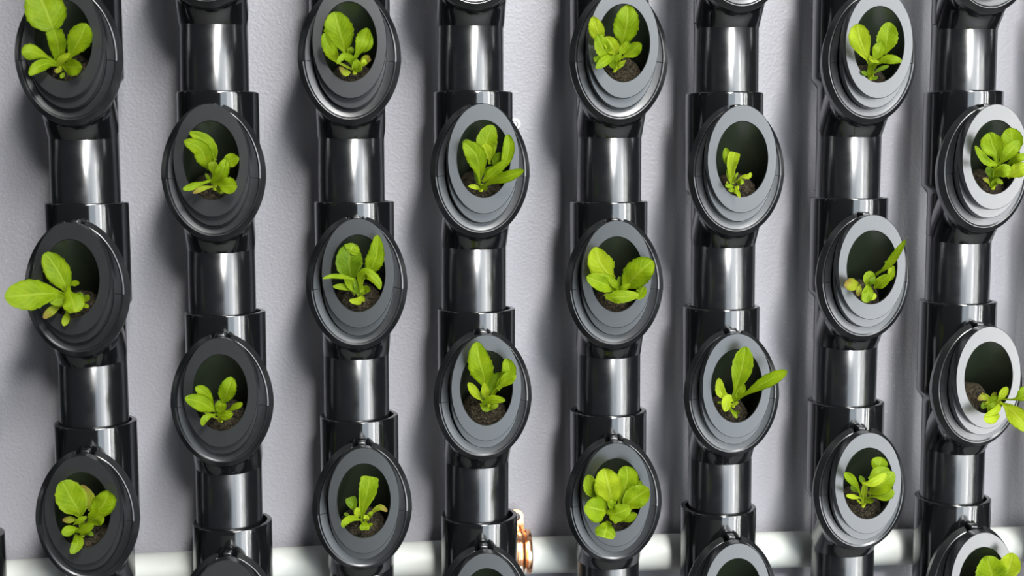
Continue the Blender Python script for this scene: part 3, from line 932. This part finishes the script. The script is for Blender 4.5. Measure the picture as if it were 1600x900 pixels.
PL[7, 2] = ((1500, 580, 8.18), (340, 440), (-0.25, 0.15, .85),
 'lettuce seedling drooping out of the lower right edge cup with long leaves leaving the frame', [
 ([(500, 385, .8), (620, 470, 1.2), (740, 590, 1.6), (900, 770, 1.9)], 255, .66, 'p', {'bw': .14}),
 ([(515, 355, .7), (690, 360, 1.1), (800, 310, 1.3), (920, 220, 1.4)], 200, .78, 'g', {'bw': .12}),
 ([(440, 440, .6), (520, 335, .8), (605, 200, .9)], 108, .72, 'p', {'bw': .35}),
 ([(520, 400, .8), (460, 500, 1.0), (310, 575, 1.1)], 90, .5, 'p', {'bw': .5}),
 ([(505, 560, .9), (400, 605, 1.1), (300, 600, 1.1)], 145, .5, 'p', {'bw': .4}),
 ([(360, 510, .6), (400, 465, .7), (450, 410, .7)], 100, .5, 'g', {'bw': .4}),
 ([(400, 370, .3), (310, 330, .4), (225, 365, .4)], 95, .5, 'y', {'bw': .3}),
 ([(380, 340, .3), (430, 300, .4), (472, 272, .5)], 55, .6, 'y', {'bw': .4}),
 ([(350, 400, .3), (310, 430, .4), (285, 480, .4)], 80, .5, 'd', {'bw': .4}),
 ([(360, 400, .5), (420, 370, .6), (490, 320, .7)], 100, .5, 'g', {'bw': .4}),
 ([(300, 330, .3), (295, 300, .4), (290, 270, .4)], 45, .5, 'y', {'bw': .5}),
 ([(320, 430, .45), (350, 400, .5), (370, 375, .5)], 35, .5, 'p', {'bw': .6}),
])
PL[7, 4] = ((1460, 820, 11.25), (1050, 1300), (0.0, 0.0, 1.0),
 'lettuce seedling with two wide leaves, cut by the bottom edge near the bottom right corner', [
 ([(1070, 1250, .3), (1040, 1000, .6), (990, 780, .8), (930, 550, .85)], 600, .52, 'g', {'bw': .2}),
 ([(1180, 1100, .6), (1280, 840, .9), (1340, 680, 1.0), (1390, 500, 1.05)], 400, .55, 'p', {'bw': .3}),
 ([(1050, 1280, .2), (900, 1150, .6), (750, 1100, .8)], 260, .55, 'g', {}),
])

seed = 10
for (i, k), (fr, bs, so, lab, leaves) in PL.items():
    fx, fy, fs = fr
    x, zc, yaw, dz = tee_pose(i, k)
    R = tuple(r * so[2] for r in SOIL_R)
    hx = math.sin(yaw)
    sc_ = Vector((x + 1.35 * hx + so[0], -1.37, zc + dz - 3.12 + so[1]))
    bp = ray_soil(fx + bs[0] / fs, fy + bs[1] / fs, sc_, R)
    if bp is None:
        bp = at(fx + bs[0] / fs, fy + bs[1] / fs, -1.7)
    root = empty('lettuce_seedling', W(*bp), lab, 'seedling', 'lettuce seedlings in the towers')
    seed += 1
    s = link('soil_plug', soil_mesh(seed, *R), root, loc=(sc_ - bp) * U)
    s['label'] = 'dark brown soil plug'
    Y0 = bp.y
    mpp = (Y0 - CAM.y) / FPX                      # pipe radii per pixel at the base
    # short crown where the leaves meet, standing on the soil
    bm = bmesh.new()
    rr = []
    for q in range(5):
        f = q / 4
        rad = 0.075 * (1 - 0.35 * f)
        c = Vector((0.02 * f, -0.16 * f + 0.04, 0.20 * f - 0.05))
        rr.append([(c.x + rad * math.cos(a), c.y + rad * 0.8 * math.sin(a), c.z + 0.3 * rad * math.sin(a)) for a in
                   [2 * math.pi * j / 10 for j in range(10)]])
    loft(bm, rr, cap0=True, cap1=True)
    link('stem', finish('stem', bm, M_LEAF['p'], 60), root)
    for pts, w, tm, tone, op in leaves:
        seed += 1
        P = [at(fx + px / fs, fy + py / fs, Y0 - d) for px, py, d in pts]
        dep = sum(d for _, _, d in pts) / len(pts)
        wR = w / fs * (Y0 - dep - CAM.y) / FPX
        me = leaf_mesh(P, wR, tm, op.get('bl', 0), op.get('bw', 0.18), op.get('cup', 0.12), tone, seed, bp)
        lf = link('leaf', me, root)
        if tone == 'y':
            lf['label'] = 'yellowing leaf'

# ------------------------------------------------------------------ white water pipe behind the towers
def tube_along(bm, C, r, n=28, cap=True):
    rings = []
    for a, c in enumerate(C):
        t = (C[min(a + 1, len(C) - 1)] - C[max(a - 1, 0)]).normalized()
        s = t.cross(Vector((0, 0, 1))).normalized()
        u = s.cross(t)
        rings.append([tuple(c + s * (r * math.cos(2 * math.pi * j / n)) + u * (r * math.sin(2 * math.pi * j / n))) for j in range(n)])
    loft(bm, rings, cap0=cap, cap1=cap)

PYD, PR = 1.80, 0.60
tops = [(-150, 885), (40, 874), (230, 864), (440, 855), (640, 846), (870, 837), (1040, 833), (1230, 829), (1420, 825), (1590, 821), (1750, 817)]
C = []
for px, py in tops:
    p = at(px, py + 29.5, PYD)
    C.append(p)
CC = []
for q in range(61):
    CC.append(catmull(C, q / 60))
org = CC[0].copy()
bm = bmesh.new()
tube_along(bm, [c - org for c in CC], PR)
o = link('water_pipe', finish('water_pipe', bm, M_WHITE, 60), loc=W(*org))
tag(o, 'long white plastic water pipe running level behind the towers near the bottom', 'pipe')

# copper clamp on the white pipe
cc = at(814, 862, PYD)
cl = empty('pipe_clamp', W(cc.x, cc.y, cc.z), 'shiny copper pipe clamp around the white pipe beside the fourth wide tower', 'pipe clamp')
bm = bmesh.new()
prof = [(-0.30, PR + 0.01), (-0.30, PR + 0.07), (-0.25, PR + 0.10), (-0.12, PR + 0.10), (-0.09, PR + 0.05), (-0.02, PR + 0.05), (0.02, PR + 0.10),
        (0.06, PR + 0.11), (0.10, PR + 0.06), (0.13, PR + 0.09), (0.16, PR + 0.13), (0.27, PR + 0.13), (0.31, PR + 0.10), (0.31, PR + 0.01)]
n = 48
loft(bm, [[(xx, r * math.cos(2 * math.pi * j / n), r * math.sin(2 * math.pi * j / n)) for j in range(n)] for xx, r in prof], wrap=True)
link('clamp_band', finish('clamp_band', bm, M_COPPER, 40), cl)
def ear(sign):
    """flat rounded ear with a screw hole, standing off the band and lying towards the wall"""
    bm = bmesh.new()
    hw, z0, z1, rh = 0.25, PR * 0.98, PR + 0.48, 0.145
    m = 24
    outer, inner = [], []
    for j in range(m):
        a = 2 * math.pi * j / m
        ca, sa = math.cos(a), math.sin(a)
        if sa >= 0:
            outer.append((hw * ca, z1 + hw * sa))
        else:
            k = min(1.0, -sa * 1.6)
            outer.append((hw * (ca if abs(ca) < 0 else max(-1, min(1, ca * 1.5))), z1 - (z1 - z0) * k))
        inner.append((rh * ca, z1 + rh * sa))
    y0, y1 = 0.34, 0.42
    R4 = [[(x, y0, sign * z) for x, z in inner], [(x, y0, sign * z) for x, z in outer],
          [(x, y1, sign * z) for x, z in outer], [(x, y1, sign * z) for x, z in inner]]
    loft(bm, R4, wrap=True)
    return finish('clamp_ear', bm, M_COPPER, 30), z1
for sgn in (1, -1):
    me, ez = ear(sgn)
    e = link('clamp_ear', me, cl, loc=((0.0 - 0.12) * U, 0, 0))
    bm = bmesh.new()
    nn = 20
    pr = [(0.48, 0.11), (0.36, 0.115), (0.30, 0.12), (0.27, 0.09), (0.26, 0.0001)]
    loft(bm, [[(r * math.cos(2 * math.pi * j / nn), y, sgn * ez + r * math.sin(2 * math.pi * j / nn)) for j in range(nn)] for y, r in pr])
    link('screw', finish('screw', bm, M_ZINC, 40), e)

# pale washer and screw on the wall, half hidden by a cup
wp = at(804, 194, WALL_Y)
ws = empty('wall_screw', W(wp.x, WALL_Y, wp.z), 'small pale washer and screw on the wall peeking out right of an upper cup', 'screw')
bm = bmesh.new()
nn = 28
loft(bm, [[(r_ * math.cos(2 * math.pi * j / nn), y, r_ * math.sin(2 * math.pi * j / nn)) for j in range(nn)]
          for y, r_ in ((0.0, 0.20), (-0.05, 0.20), (-0.07, 0.18), (-0.07, 0.06), (-0.01, 0.055))], cap0=True, cap1=True)
link('washer', finish('washer', bm, M_WHITE, 35), ws)
bm = bmesh.new()
loft(bm, [[(r_ * math.cos(2 * math.pi * j / nn), y, r_ * math.sin(2 * math.pi * j / nn)) for j in range(nn)]
          for y, r_ in ((-0.05, 0.10), (-0.10, 0.10), (-0.13, 0.07))], cap0=True, cap1=True)
link('screw_head', finish('screw_head', bm, M_ZINC, 35), ws)
